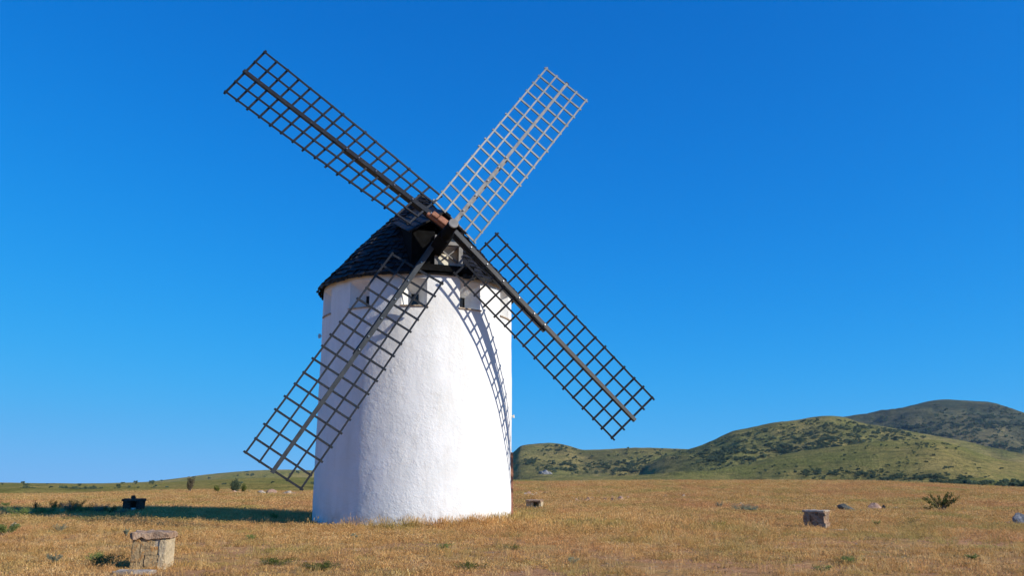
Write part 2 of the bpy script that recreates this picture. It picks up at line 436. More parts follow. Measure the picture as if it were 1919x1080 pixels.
try:
    bm = bmesh.new(); bm.from_mesh(wall.data)
    for e in bm.edges:
        if len(e.link_faces) == 2 and e.calc_face_angle(0) > radians(25): e.smooth = False
    bm.to_mesh(wall.data); bm.free()
except Exception as ex: print('edges', ex)
# low plinth line
mb = MB(); n = 120
for z, dr in ((-.4, .035), (.02, .022), (.05, .0)):
    for i in range(n):
        a = 360 * i / n; mb.v.append(tuple(P(a, R0 + dr * .6 + .012 * nz(a * .2, z, 5) + wob(a, z), z + .05 * nz(a * .05, 1, 8) * (z > 0))))
for j in range(2):
    for i in range(n):
        a = j * n + i; b = j * n + (i + 1) % n; mb.f.append((a, b, b + n, a + n)); mb.m.append(0)
mb.build('plinth', M['stucco'], mill, smooth=True)
# windows: dark casement at the back of each recess, plus a thin sill
for c in WIN:
    if not (-100 < c < 100): continue
    ax = P(c, 1, 0); tx = Vector((cos(radians(c)), sin(radians(c)), 0)); up = Vector((0, 0, 1))
    wd = MB(); cz = ZW0 + .06 + .25
    hw = .150; hh = .25; rr = RW(9) - .62
    for sx_ in (-1, 1): wd.box(ax * (rr - .02) + tx * sx_ * (hw - .012) + up * cz, tx * .014, up * hh, ax * .02)
    wd.box(ax * (rr - .02) + up * (cz + hh - .012), tx * (hw - .027), up * .014, ax * .02); wd.box(ax * (rr - .02) + up * (cz - hh + .012), tx * (hw - .027), up * .014, ax * .02)
    fr = wd.build('window', M['paint'], mill)
    pn = MB(); pn.box(ax * (rr - .06) + up * cz, tx * (hw + .02), up * (hh + .02), ax * .006)
    pn.build('pane', M['glass'], fr)
    sl_ = MB(); vs = []
    for k in range(9):
        a = c - HALF - .6 + (2 * HALF + 1.2) * k / 8
        for r_, z_ in ((RW(8) - .03, ZW0 - .055), (RW(8) + .055, ZW0 - .055), (RW(8) + .055, ZW0 - .006), (RW(8) - .03, ZW0 + .012)):
            sl_.v.append(tuple(P(a, r_ + wob(a, ZW0), z_)))
    for k in range(8):
        for q in range(4): sl_.f.append((k*4+q, k*4+(q+1) % 4, k*4+4+(q+1) % 4, k*4+4+q)); sl_.m.append(0)
    sl_.f += [(3, 2, 1, 0), (32, 33, 34, 35)]; sl_.m += [0, 0]
    sl_.build('sill', M['palerock'] if abs(c) < 70 else M['stucco'], fr)

# roof -------------------------------------------------------------
PROF = [(4.22, 9.44), (3.12, 10.72), (2.04, 11.94), (1.02, 12.98), (.2, 13.86)]
def rp(t):                          # t: 0 eave .. 1 tip, along the slope
    s = t * (len(PROF) - 1); i = min(int(s), len(PROF) - 2); f = s - i
    return PROF[i][0] + (PROF[i+1][0] - PROF[i][0]) * f, PROF[i][1] + (PROF[i+1][1] - PROF[i][1]) * f
mb = MB(); n = 72
for k in range(13):
    r_, z_ = rp(k / 12)
    for i in range(n): mb.v.append(tuple(P(360 * i / n, r_ - .05, z_)))
for k in range(12):
    for i in range(n):
        a = k*n+i; b = k*n+(i+1) % n; mb.f.append((a, b, b+n, a+n)); mb.m.append(1)
mb.f.append(tuple(12*n+i for i in range(n))); mb.m.append(1)
mb.f.append(tuple(reversed(range(n)))); mb.m.append(1)
rng = random.Random(3)
ROWS = 21
HOOD_AZ = 19.2
for row in range(ROWS):
    t0 = row / ROWS; t1 = min(1, (row + 1.35) / ROWS)
    r0_, z0_ = rp(t0); r1_, z1_ = rp(t1)
    cnt = max(9, int(2 * pi * r0_ / .27))
    for i in range(cnt):
        a = 360 * (i + .5 * (row % 2) + rng.uniform(-.06, .06)) / cnt; da = 360 / cnt * rng.uniform(.43, .485)
        dz = rng.uniform(-.09, .05); lift = rng.uniform(.01, .06); tw = rng.uniform(-.018, .018)
        rel = (a - HOOD_AZ + 180) % 360 - 180
        if abs(rel) < 13 and row < 5: continue
        sl = Vector((r1_ - r0_, z1_ - z0_)).normalized()
        lo = (r0_ - sl.x * 0 + sl.x * dz, z0_ + sl.y * dz)
        nx, nz_ = sl.y, -sl.x
        pts = []
        for (rr, zz, l_) in ((lo[0], lo[1], lift + .035), (r1_, z1_, .008)):
            for sgn in (-1, 1):
                L_ = l_ + sgn * tw
                pts.append(P(a + sgn * da, rr + nx * L_, zz + nz_ * L_))
        low = [P(a + sgn * da, lo[0] + nx * (lift + sgn * tw), lo[1] + nz_ * (lift + sgn * tw)) for sgn in (-1, 1)]
        vs = pts + low
        mb.add(vs, [(0, 1, 3, 2), (4, 5, 1, 0), (4, 0, 2), (5, 3, 1)], 0)
roof = mb.build('roof', [M['slate'], M['slate_under']], mill)
# ragged hanging eave boards
mb = MB()
for i in range(150):
    a = 360 * i / 150; rel = (a - HOOD_AZ + 180) % 360 - 180
    if abs(rel) < 11: continue
    d_ = rng.uniform(.03, .16) * (.55 + .45 * abs(sin(radians(a))))
    c = P(a, 4.235, 9.45 - d_ / 2 + .02); tx = Vector((cos(radians(a)), sin(radians(a)), 0)); ax = P(a, 1, 0)
    mb.box(c, tx * .083, Vector((0, 0, d_ / 2 + .03)) + ax * .01, ax * .016)
mb.build('eave', M['slate'], roof)
# finial
mb = MB(); mb.cyl((0, 0, 13.78), (0, 0, 14.02), .25, .16, 12)
mb.build('finial', M['slate'], roof)

# ------------------------------------------------------------------ sails (geometry measured from the photograph)
HUB = Vector((-2.1368, 29.8638, 10.7939)) - MC
AX = Vector((.32627, -.93528, .1371)).normalized()
RR, RI, HW_, RT = 10.2446, 1.2989, 1.1185, 10.3577
SAILS = {
 'A': ((-2.3175, 31.341, 10.9786), (-.7899, -.06, .6103), (.5666, .3096, .7637), (.2347, -.949, .2105), .2324, -.2912),
 'B': ((-2.9368, 31.8534, 10.5712), (.5198, .3002, .7998), (.7892, .1897, -.5841), (.3271, -.9348, .1383), -.0136, -.28),
 'C': ((-2.3014, 31.6752, 11.108), (.6886, .2169, -.6919), (-.6173, -.3252, -.7163), (.3804, -.9204, .0901), -.3789, -.3411),
 'D': ((-2.9814, 31.841, 10.5924), (-.5004, -.2057, -.841), (-.8178, -.2066, .5371), (.2842, -.9566, .0649), .0661, -.2122)}
LAB = {'A': 'upper left sail', 'B': 'upper right sail, weathered and coloured paler as if sunlit', 'C': 'lower right sail', 'D': 'lower left sail, crossing in front of the white wall'}
rng = random.Random(11)
for K, (B, dd, t, nn, two, twi) in SAILS.items():
    B = Vector(B) - MC; dd = Vector(dd); t = Vector(t); nn = Vector(nn)
    s = empty('sail', HUB); s.parent = mill; s['label'] = LAB[K]
    def pt(r, side, off=0., B=B, dd=dd, t=t, nn=nn, two=two, twi=twi):
        f_ = (r - RI) / (RR - RI); tw = twi + (two - twi) * f_
        tv = t * cos(tw) + nn * sin(tw); nv = nn * cos(tw) - t * sin(tw)
        return B + dd * r + tv * side + nv * off - HUB
    def frame(r, two=two, twi=twi, t=t, nn=nn):
        tw = twi + (two - twi) * (r - RI) / (RR - RI)
        return t * cos(tw) + nn * sin(tw), nn * cos(tw) - t * sin(tw)
    timber = M['weather'] if K == 'B' else M['greytimber'] if K == 'D' else M['paint']  # upper right: weathered, and paler partly to carry the sun in colour
    sw = .72 if K == 'B' else .92
    sp = MB()                       # outer rail and the thicker inner stock bolted behind it
    rs = [.12, 2., 3.8, 5.6, 7.4, 9., RT]
    sec = []
    for r in rs:
        wv = (.21 - .05 * (r / RT)) * sw; dv = (.2 - .05 * (r / RT)) * sw
        sec.append((B + dd * r - HUB, wv, dv))
    for (a, wa, da_), (b, wb, db) in zip(sec, sec[1:]):
        vs = []
        for (c, ww, dv) in ((a, wa, da_), (b, wb, db)):
            for (i, j) in ((-1, -1), (1, -1), (1, 1), (-1, 1)): vs.append(c + t * ww / 2 * i + nn * dv / 2 * j)
        sp.add(vs, [(0, 1, 5, 4), (1, 2, 6, 5), (2, 3, 7, 6), (3, 0, 4, 7)])
    sp.add([sec[-1][0] + t * .08 * i + nn * .075 * j for (i, j) in ((-1, -1), (1, -1), (1, 1), (-1, 1))], [(0, 1, 2, 3)])
    sp.add([sec[0][0] + t * .105 * i + nn * .1 * j for (i, j) in ((-1, -1), (1, -1), (1, 1), (-1, 1))], [(3, 2, 1, 0)])
    spar = sp.build('spar', timber, s, bevel=.012)
    sk = MB(); sk.bar(B + dd * -.1 - nn * .2 - HUB + t * .03, B + dd * 5.35 - nn * .165 - HUB + t * .03, t, .23 * sw, .18 * sw)
    sk.build('stock', timber, s, bevel=.015)
    for r in (1.0, 1.9, 2.8, 3.7, 4.55, 5.15):
        wv = .2 - .045 * (r / RT); c = B + dd * r + nn * (wv / 2 - .005) - HUB; bt = MB(); bt.cyl(c, c + nn * .045, .03, .026, 8)
        bt.build('bolt', M['bolt'], s)
    la = MB()
    for j in range(17):             # cross bars pass in front of the rail
        r = RI + (RR - RI) * j / 16 + rng.uniform(-.035, .035); e = .085 + rng.uniform(-.03, .03)
        tv, nv = frame(r); a0 = pt(r, -HW_ - e, rng.uniform(-.012, .012)); a1 = pt(r + rng.uniform(-.02, .02), HW_ + e, rng.uniform(-.012, .012))
        la.bar(a0, a1, dd, .074, .055)
    for side in (-1, -.5, .5, 1):
        n_ = 20
        e = .075
        pts = [pt(RI - e + (RR - RI + 2 * e) * k / n_, HW_ * side + .012 * nz(k * .5, side * 3, ord(K)), .05) for k in range(n_ + 1)]
        for k in range(n_):
            tv, nv = frame(RI + (RR - RI) * k / n_)
            la.bar(pts[k], pts[k + 1] + (pts[k + 1] - pts[k]).normalized() * .004, tv, .07, .05)
    la.build('lattice', M['sunlath'] if K == 'B' else M['paint'], s, bevel=0)

# hub: windshaft with the round head disc
ws = MB()
shaft_dir = -AX
ws.cyl(HUB - AX * .0, HUB + AX * -2.3, .19, .26, 24); ws.cyl(HUB - AX * 2.3, HUB - AX * 4.6, .26, .26, 20)
sh = ws.build('windshaft', M['slate_under'], mill, bevel=0)  # black colour puts the hood's deep shade on the shaft
hd = MB(); hd.cyl(HUB + AX * .05, HUB - AX * .12, .185, .19, 32)
hc = hd.build('shaft_head', M['weather'], sh, bevel=.02)
pb = MB()                           # squared poll block the stocks pass through
tA = Vector(SAILS['A'][1]); tB = Vector(SAILS['B'][1])
u_ = (tA - AX * tA.dot(AX)).normalized(); v_ = AX.cross(u_)
pb.box(HUB - AX * 1.62, u_ * .25, v_ * .25, AX * .6)
pb.build('poll_block', M['slate_under'], sh, bevel=.04)  # blackened too, deep shade put into its colour
# reddish raw timber wedges on the root of the upper left stock
wm = MB()
BA = Vector(SAILS['A'][0]) - MC; nA = Vector(SAILS['A'][3]); tt = Vector(SAILS['A'][2])
wm.box(BA + tA * .42 + nA * .22 - tt * .05, tA * .21, tt * .12, nA * .13); wm.box(BA + tA * .80 + nA * .20 - tt * .04, tA * .14, tt * .10, nA * .11); wm.box(BA + tA * .60 + nA * .12 - tt * .13, tA * .5, tt * .07, nA * .08)
wm.build('wedge', M['redwood'], sh, bevel=.03)

# dormer hood over the shaft opening -------------------------------
a0 = radians(HOOD_AZ); fx = Vector((sin(a0), -cos(a0), 0)); tx = Vector((cos(a0), sin(a0), 0)); up = Vector((0, 0, 1))
def D(o, s_, z): return fx * o + tx * s_ + up * z
mb = MB()
FO = 4.02; hw = .82
zb, zt = 9.62, 11.25
# cheeks
for sg in (-1, 1):
    for zz in range(1): pass
    hq = hw if sg > 0 else 1.25  # left cheek widened, its black boards covering the shaded area
    q = [D(FO, sg*hq, zb), D(2.2, sg*hq, zb), D(1.5, sg*hq, 12.2), D(FO, sg*hq, zt)]
    q2 = [v - tx * sg * .06 for v in q]
    fs = [(0, 1, 2, 3), (7, 6, 5, 4), (0, 3, 7, 4), (0, 4, 5, 1), (3, 2, 6, 7)]
    if sg > 0: fs = [f[::-1] for f in fs]
    mb.add(q + q2, fs, 1)
# pitched hood roof with slates
ridge0 = D(4.35, 0, 11.95); ridge1 = D(.5, 0, 13.35)
for sg in (-1, 1):
    ew = .86 if sg > 0 else 1.42; ez = 0 if sg > 0 else -.12
    e0 = D(4.35, sg*ew, 11.1 + ez); e1 = D(1.3, sg*ew, 12.3 + ez)
    nn_ = (e0 - ridge0).cross(ridge1 - ridge0).normalized() * (.05)
    if nn_.z < 0: nn_ = -nn_
    q = [ridge0, e0, e1, ridge1]; q2 = [v - nn_ for v in q]
    mb.add(q + q2, [(0, 1, 2, 3), (7, 6, 5, 4), (0, 4, 5, 1), (1, 5, 6, 2)], 0)
    for r_ in range(5):
        for c_ in range(13):
            s0 = r_ / 5; u0 = (c_ + .5 * (r_ % 2)) / 13.5
            def Q(u, v): 
                a = ridge0 + (ridge1 - ridge0) * u; b = e0 + (e1 - e0) * u
                return a + (b - a) * v
            l0 = rng.uniform(.02, .045)
            va, vb = s0, min(1.03, s0 + .235)
            w2 = .068
            vs = [Q(u0, va) + nn_.normalized()*.01, Q(u0 + w2, va) + nn_.normalized()*.01, Q(u0 + w2, vb) + nn_.normalized()*(l0+.02), Q(u0, vb) + nn_.normalized()*(l0+.02), Q(u0 + w2, vb) + nn_.normalized()*(l0-.01), Q(u0, vb) + nn_.normalized()*(l0-.01)]
            mb.add(vs, [(0, 1, 2, 3), (3, 2, 4, 5), (0, 3, 5), (1, 4, 2)], 0)
# soffit and front beam
mb.box(D(FO + .06, 0, zb + .06), tx * (hw + .42), up * .13, fx * .1, 1)
hood = mb.build('hood', [M['slate'], M['slate_under']], mill)
pn = MB(); pn.box(D(FO - .30, .28, 10.42), tx * .48, up * .66, fx * .03)
pl = pn.build('panel', M['cream'], hood)
fr = MB()
fr.box(D(FO - .05, hw - .10, 10.5), tx * .085, up * .74, fx * .10); fr.box(D(FO - .05, -.26, 10.4), tx * .07, up * .64, fx * .08)
fr.box(D(FO + .02, .27, 10.72), tx * .44, up * .075, fx * .08); fr.box(D(FO + .03, .55, 9.86), tx * .30, up * .07, fx * .09)
fr.bar(D(FO - .12, .0, 10.05), D(FO - .12, .7, 10.66), fx, .05, .05); fr.bar(D(FO - .16, .68, 10.0), D(FO - .16, -.05, 10.5), fx, .05, .05)
fr.build('frame', M['weather'], hood, bevel=.008)
bk = MB(); bk.box(D(FO - .12, -.76, 10.42), tx * .46, up * .78, fx * .02); bk.build('opening_shade', M['slate_under'], hood)  # black sheet filling the hood, standing in for deep shade

# door on the right-hand flank, seen edge on
da = 90.5; ax = P(da, 1, 0); tx2 = Vector((cos(radians(da)), sin(radians(da)), 0))
db = MB()
db.box(ax * (R0 + .0) + up * 1.22, tx2 * .48, up * 1.18, ax * .03)
door = db.build('door', M['rust'], mill, bevel=.01)
fb = MB()
for sg in (-1, 1): fb.box(ax * (R0 - .015) + tx2 * sg * .55 + up * 1.3, tx2 * .065, up * 1.32, ax * .06)
fb.box(ax * (R0 - .015) + up * 2.69, tx2 * .62, up * .065, ax * .062)
fb.build('door_frame', M['redwood'], door, bevel=.008)
lb = MB(); lz = 4.25
q = P(86, R0, lz); lb.box(q + ax * .04, ax * .05, tx2 * .02, up * .02); lb.cyl(q + ax * .08 + up * .05, q + ax * .08 - up * .07, .03, .05, 12)
lb.build('wall_lamp', M['cream'], mill)
lb = MB(); q = P(-84, R0, 7.6); axl = P(-84, 1, 0); lb.box(q + axl * .06, axl * .08, Vector((.03, 0, 0)), up * .03); lb.cyl(q + axl * .1 + up * .09, q + axl * .1 - up * .09, .05, .05, 10)
lb.build('bracket', M['bolt'], mill)

# ------------------------------------------------------------------ stones and benches
def blob(seed, sx, sy, sz, sub=3, rough=.22, flat=.15):
    bm = bmesh.new(); bmesh.ops.create_icosphere(bm, subdivisions=sub, radius=1)
    r = random.Random(seed); o = Vector((r.uniform(0, 50), r.uniform(0, 50), r.uniform(0, 50)))
    cuts = [(Vector((r.uniform(-1, 1), r.uniform(-1, 1), r.uniform(-.6, 1))).normalized(), r.uniform(.42, .78)) for _ in range(11)]
    for v in bm.verts:
        p = v.co.copy()
        for n_, d_ in cuts:
            k = p.dot(n_)
            if k > d_: p -= n_ * (k - d_) * .92
        p *= 1 + rough * noise.noise(p * 1.7 + o) + rough * .35 * noise.noise(p * 5 + o)
        if p.z < -flat: p.z = -flat + (p.z + flat) * .2
        v.co = Vector((p.x * sx, p.y * sy, p.z * sz))
    me = bpy.data.meshes.new('rock'); bm.to_mesh(me); bm.free()
    return me
def stone_block(mb, c, hx, hy, hz, rot, seed, j=.03, mi=0, sub=3):
    # rough-hewn block: a subdivided box with jittered surface
    r = random.Random(seed); n = sub; idx = {}
    o = Vector((r.uniform(0, 99), r.uniform(0, 99), 0)); R_ = Matrix.Rotation(rot, 3, 'Z'); c = Vector(c)
    def V(i, jj, k):
        key = (i, jj, k)
        if key not in idx:
            p = Vector((-hx + 2*hx*i/n, -hy + 2*hy*jj/n, -hz + 2*hz*k/n))
            e = ((i in (0, n)) + (jj in (0, n)) + (k in (0, n)))
            if e >= 2: p *= 1 - .008 * e
            p += Vector((noise.noise(p*6+o), noise.noise(p*6+o+Vector((9, 0, 0))), noise.noise(p*6+o+Vector((0, 9, 0))))) * j + Vector((noise.noise(p*17+o), noise.noise(p*17+o+Vector((5, 0, 0))), noise.noise(p*17+o+Vector((0, 5, 0))))) * j * .6
            idx[key] = len(mb.v); mb.v.append(tuple(c + R_ @ p))
        return idx[key]
    for a in range(n):
        for b in range(n):
            for f in ([V(a, b, 0), V(a, b+1, 0), V(a+1, b+1, 0), V(a+1, b, 0)], [V(a, b, n), V(a+1, b, n), V(a+1, b+1, n), V(a, b+1, n)],
                      [V(a, 0, b), V(a+1, 0, b), V(a+1, 0, b+1), V(a, 0, b+1)], [V(a, n, b), V(a, n, b+1), V(a+1, n, b+1), V(a+1, n, b)],
                      [V(0, a, b), V(0, a, b+1), V(0, a+1, b+1), V(0, a+1, b)], [V(n, a, b), V(n, a+1, b), V(n, a+1, b+1), V(n, a, b+1)]):
                mb.f.append(tuple(f)); mb.m.append(mi)

# 1: stone table/bench in the left foreground
p0 = spot(274, 1068)
T = empty('stone_bench', p0, radians(5)); T.scale = (.88, .88, 1); tag(T, 'square ochre sandstone block seat capped by a reddish slab in the left foreground', 'stone seat')
mb = MB(); stone_block(mb, (0, .36, .27), .335, .34, .30, 0, 1, .012, sub=8); mb.build('core', M['mortar'], T, smooth=True)
mb = MB()
for (x, z, hx, hz, s_) in ((-.245, .34, .085, .20, 2), (-.015, .455, .135, .09, 8), (.02, .335, .17, .075, 3), (-.20, .10, .13, .16, 5), (.09, .12, .135, .135, 6)):
    stone_block(mb, (x, .035, z), hx, .05, hz, 0, s_, .018, sub=8)
for (y, z, hy, hz, s_) in ((.2, .2, .14, .2, 21), (.5, .2, .14, .2, 22), (.35, .45, .28, .06, 23)):
    stone_block(mb, (-.335, y, z), .02, hy, hz, 0, s_, .02)
mb.build('block', M['sand'], T, smooth=True)
mb = MB(); stone_block(mb, (.30, .30, .255), .075, .32, .27, 0, 7, .018, sub=8); mb.build('block', M['paleblock'], T, smooth=True)['label'] = 'smooth pale corner block'
mb = MB(); stone_block(mb, (.0, .34, .600), .405, .40, .055, radians(2), 9, .045, sub=10); mb.build('slab', M['redslab'], T, smooth=True)
# flat paving stone in front of it
p1 = spot(252, 1076)
mb = MB(); stone_block(mb, (0, 0, .02), .34, .16, .035, 0, 12, .03, sub=4)
o = mb.build('paving_stone', M['palerock'], smooth=True); o.location = p1; tag(o, 'flat pale stone lying in the grass at the foot of the sandstone seat', 'stone')

# 2: block seat on the right
p0 = spot(1531, 992)
T = empty('stone_bench', p0, radians(-36)); tag(T, 'squat dark-faced stone block seat with a sunlit top, alone on the right of the meadow', 'stone seat')
mb = MB()
k = 0
for z0, hz in ((.02, .13), (.29, .13), (.50, .075)):
    for x in (-.24, .0, .24):
        k += 1; stone_block(mb, (x + .04 * (k % 2), 0, z0 + hz / 2 + .0), .115, .30, hz * .95, 0, 30 + k, .03)
mb.build('block', M['brownrock'], T, smooth=True)
mb = MB(); stone_block(mb, (0, .02, .30), .345, .27, .28, 0, 41, .015); mb.build('core', M['redslab'], T, smooth=True)
mb = MB(); stone_block(mb, (0.0, 0.0, .60), .39, .33, .035, 0, 42, .03, sub=6); mb.build('slab', M['palerock'], T, smooth=True)
mb = MB(); stone_block(mb, (0, 0, .02), .26, .12, .03, 0, 43, .02); o = mb.build('paving_stone', M['paleblock'], smooth=True); o.location = spot(1573, 996); tag(o, 'thin pale flat stone lying just right of the dark block seat', 'stone')

# 3 and 4: small stone shelters with a dark mouth
def shelter(px, py, rz, w_, h_, label, top, m1, m2, inner):
    T = empty('stone_shelter', spot(px, py), rz); tag(T, label, 'stone shelter')
    mb = MB(); hh = h_ / 2
    stone_block(mb, (-w_*.36, .3, hh*.86), w_*.14, .3, hh*.9, 0, int(px), .035); stone_block(mb, (-w_*.12, .3, hh*.86), w_*.10, .3, hh*.9, 0, int(px)+1, .035)
    stone_block(mb, (w_*.42, .3, hh*.86), w_*.08, .3, hh*.9, 0, int(px)+2, .03)
    stone_block(mb, (w_*.1, .58, hh*.86), w_*.38, .05, hh*.9, 0, int(px)+5, .02)
    mb.build('wall', m1, T, smooth=True)
    mb = MB(); stone_block(mb, (0, .27, h_ * .90), w_ * .53, .36, .055, 0, int(px) + 3, .045, sub=6); mb.build('slab', m2, T, smooth=True)
    if top:
        mb = MB(); stone_block(mb, (-.03, .25, h_ * .9 + .13), .085, .09, .08, .3, 77, .03); mb.build('capstone', m1, T, smooth=True)
    if inner:
        mb = MB(); stone_block(mb, (w_*.16, .10, h_ * .18), w_ * .13, .07, h_ * .18, 0, 78, .01); mb.build('inner_block', inner, T, smooth=True)
    return T
shelter(243, 963, radians(-6), .84, .70, 'dark low stone shelter with a small stone on top, standing in the windmill shadow', True, M['shadestone'], M['shadestone'], M['whitemetal'])
shelter(1000, 957, radians(-14), .78, .52, 'small stone shelter with a dark mouth just right of the windmill', False, M['paleblock'], M['redslab'], M['bluerock'])

ROCKP = []
def rock(px, py, sx, sy, sz, m, label, seed, group=None, rz=0.):
    me = blob(seed, sx, sy, sz); me.materials.append(m)
    for p_ in me.polygons: p_.use_smooth = False
    o = bpy.data.objects.new('rock', me); COL.objects.link(o); o.location = spot(px, py) + Vector((0, 0, sz * .1)); o.rotation_euler = (0, 0, rz)
    tag(o, label, 'rock', group); ROCKP.append((o.location.copy(), max(sx, sy) + .12)); return o
rock(1588, 962, .56, .45, .46, M['greyrock'], 'dark lichened boulder left of the rounded pinkish stone on the right of the meadow', 5)
rock(1639, 959, .52, .45, .52, M['pinkrock'], 'rounded pinkish boulder right of the dark lichened boulder', 8)
rock(1658, 958, .16, .16, .30, M['greyrock'], 'small dark upright stone touching the right side of the pinkish boulder', 13)
rock(1677, 957, .28, .2, .18, M['palerock'], 'small pale flat stone right of the pinkish boulder', 15)
rock(1617, 962, .3, .2, .17, M['greyrock'], 'small dark stone between the dark boulder and the pinkish boulder', 16)
rock(1564, 961, .24, .2, .2, M['greyrock'], 'small grey stone left of the dark lichened boulder', 17)
rock(1917, 984, .36, .34, .42, M['bluerock'], 'blue-grey jagged boulder at the right edge of the meadow', 21)
rock(1886, 983, .22, .2, .14, M['pinkrock'], 'low reddish stone left of the blue-grey jagged boulder', 25)
rock(1900, 986, .1, .1, .07, M['palerock'], 'small white stone at the foot of the blue-grey jagged boulder', 22)
rock(111, 964, .38, .3, .22, M['pinkrock'], 'pinkish stone among weeds left of the dark shelter', 23)
rock(52, 967, .34, .25, .19, M['pinkrock'], 'reddish low stone left of the pinkish stone among the weeds', 24)
rock(24, 987, .2, .2, .12, M['palerock'], 'pale stone near the left edge beside grey-green thistles', 26)
rock(121, 966, .22, .2, .12, M['palerock'], 'small buff stone at the foot of the grey sage clump', 27)
for i, (x, y, s_) in enumerate([(437, 919, .55), (446, 919, .4), (489, 921, .5), (506, 922, .75), (515, 921, .45), (540, 921, .7), (552, 921, .5), (564, 922, .35)]):
    rock(x, y, s_, s_ * .7, s_ * .62, M['pinkrock'] if i % 3 != 2 else M['palerock'], 'pinkish boulder lying along the far edge of the straw meadow left of the mill', 50 + i, 'boulders along the far meadow edge')
rr = random.Random(5)
for i in range(46):
    if i < 14: x = rr.uniform(985, 1045); y = 930 - (x - 985) * .08 + rr.uniform(-4, 3)
    elif i < 36: x = rr.uniform(1062, 1180); y = 940 + rr.uniform(-3.5, 3) - .02 * (x - 1062)
    else: x = rr.uniform(1140, 1400); y = 938 + rr.uniform(-12, 12)
    s_ = rr.uniform(.13, .32)
    rock(x, y, s_, s_ * .8, s_ * rr.uniform(.55, .95), M['pinkrock'] if rr.random() < .8 else M['palerock'], 'small reddish field stone in the tumbled row right of the windmill', 100 + i, 'stones of the tumbled row in the meadow', rr.uniform(0, 6))

# ------------------------------------------------------------------ foliage
def leaf_mat(name, c0, c1, trans=.35):
    m, nt, b = mat(name)
    oi = nt.nodes.new('ShaderNodeObjectInfo'); p = wpos(nt)
    c = ramp(nt, noi(nt, p, 5., 3.), [(.35, c0), (.65, c1)])
    c = mixc(nt, mth(nt, 'MULTIPLY', oi.outputs['Random'], .5), c, tuple(.5 * v for v in c0), 'MIX')
    b.inputs['Roughness'].default_value = .7; b.inputs['Specular IOR Level'].default_value = .15
    nt.links.new(c, b.inputs['Base Color'])
    tr = nt.nodes.new('ShaderNodeBsdfTranslucent'); nt.links.new(c, tr.inputs[0])
    mx = nt.nodes.new('ShaderNodeMixShader'); mx.inputs[0].default_value = trans
    nt.links.new(b.outputs[0], mx.inputs[1]); nt.links.new(tr.outputs[0], mx.inputs[2])
    nt.links.new(mx.outputs[0], nt.nodes['Material Output'].inputs['Surface'])
    return m
LM = {
 'hill': leaf_mat('distant_scrub_leaves', (.11, .155, .085), (.20, .25, .125), .4),
 'dark': leaf_mat('dark_evergreen_leaves', (.055, .08, .048), (.10, .135, .07), .3),
 'olive': leaf_mat('olive_green_leaves', (.08, .10, .02), (.17, .18, .04)),
 'brown': leaf_mat('brown_dry_twigs', (.08, .06, .035), (.13, .11, .06), .15),
 'sage': leaf_mat('grey_green_sage_leaves', (.17, .20, .13), (.30, .33, .22)),
 'green': leaf_mat('bright_weed_leaves', (.14, .19, .045), (.26, .32, .09)),
 'yellow': leaf_mat('yellow_green_grass', (.22, .21, .03), (.34, .30, .05)),
}
def rand_unit(r):
    while True:
        v = Vector((r.uniform(-1, 1), r.uniform(-1, 1), r.uniform(-1, 1)))
        if .05 < v.length < 1: return v
def leaves(mb, c, rad, n, size, r, squash=1., mi=0):
    for _ in range(n):
        d = rand_unit(r); d = d * (.55 + .45 * r.random()) / max(.4, d.length) * d.length ** .3
        p = Vector(c) + Vector((d.x * rad, d.y * rad, d.z * rad * squash))
        a = rand_unit(r).normalized() * size * r.uniform(.6, 1.3); b = a.orthogonal().normalized() * size * .45
        mb.add([p - a, p + b, p + a, p - b], [(0, 1, 2, 3)], mi)
def bush_mesh(seed, w_, h_, n, size):
    r = random.Random(seed); mb = MB()
    k = r.randint(4, 7)
    for _ in range(k):
        c = Vector((r.uniform(-.5, .5) * w_, r.uniform(-.5, .5) * w_, h_ * r.uniform(.3, .68)))
        leaves(mb, c, w_ * r.uniform(.24, .40), n // k, size, r, h_ / w_ * .85)
    return mb
BUSH = []
for i in range(4):
    mb = bush_mesh(200 + i, 1., .85 if i < 2 else 1.15, 420, .10)
    o = mb.build('shrub', LM['hill']); BUSH.append(o.data); bpy.data.objects.remove(o)
hill_n = 0
def hill_bush(hill, u, yy, size, label, group, name='shrub', cat='shrub'):
    o = bpy.data.objects.new(name, random.choice(BUSH)); COL.objects.link(o)
    o.location = hill.at(u, yy) - Vector((0, 0, size * .08)); o.scale = (size, size, size * random.uniform(.8, 1.15)); o.rotation_euler = (0, 0, random.uniform(0, 6))
    tag(o, label, cat, group); return o
H_far, H_low, H_mid, H_knoll, H_near, H_lfar, H_left, H_lnear = HILLS
def at_px(hill, px, py):            # depth on the front face of a hill seen at a photo pixel
    k = slope(py); best = None
    y0 = hill.yc - hill.front; n = 160
    for i in range(n + 1):
        yy = y0 + hill.front * i / n
        if hill.z(px, yy) >= 1.6 + k * yy: return yy
    return hill.yc - 2
rr = random.Random(21)
def scatter(hill, n, box, size, label, group, cond=None):
    c = 0; tries = 0
    while c < n and tries < n * 30:
        tries += 1
        px = rr.uniform(box[0], box[2]); py = rr.uniform(box[1], box[3])
        if cond and not cond(px, py): continue
        if py < sinterp(hill.crest, px) - .3: continue
        hill_bush(hill, px, at_px(hill, px, py), rr.uniform(*size), label, group); c += 1
scatter(H_mid, 120, (1290, 785, 1720, 870), (1.8, 4.2), 'small dark shrub dotted on the scrubby middle hill', 'shrubs dotted over the middle hill')
scatter(H_knoll, 46, (1320, 832, 1900, 895), (1.1, 2.4), 'small dark shrub on the smooth yellow-green knoll', 'shrubs dotted over the yellow-green knoll')
scatter(H_low, 60, (985, 836, 1290, 893), (1.8, 4.0), 'small dark shrub on the low hill just right of the windmill', 'shrubs on the low hill right of the mill')
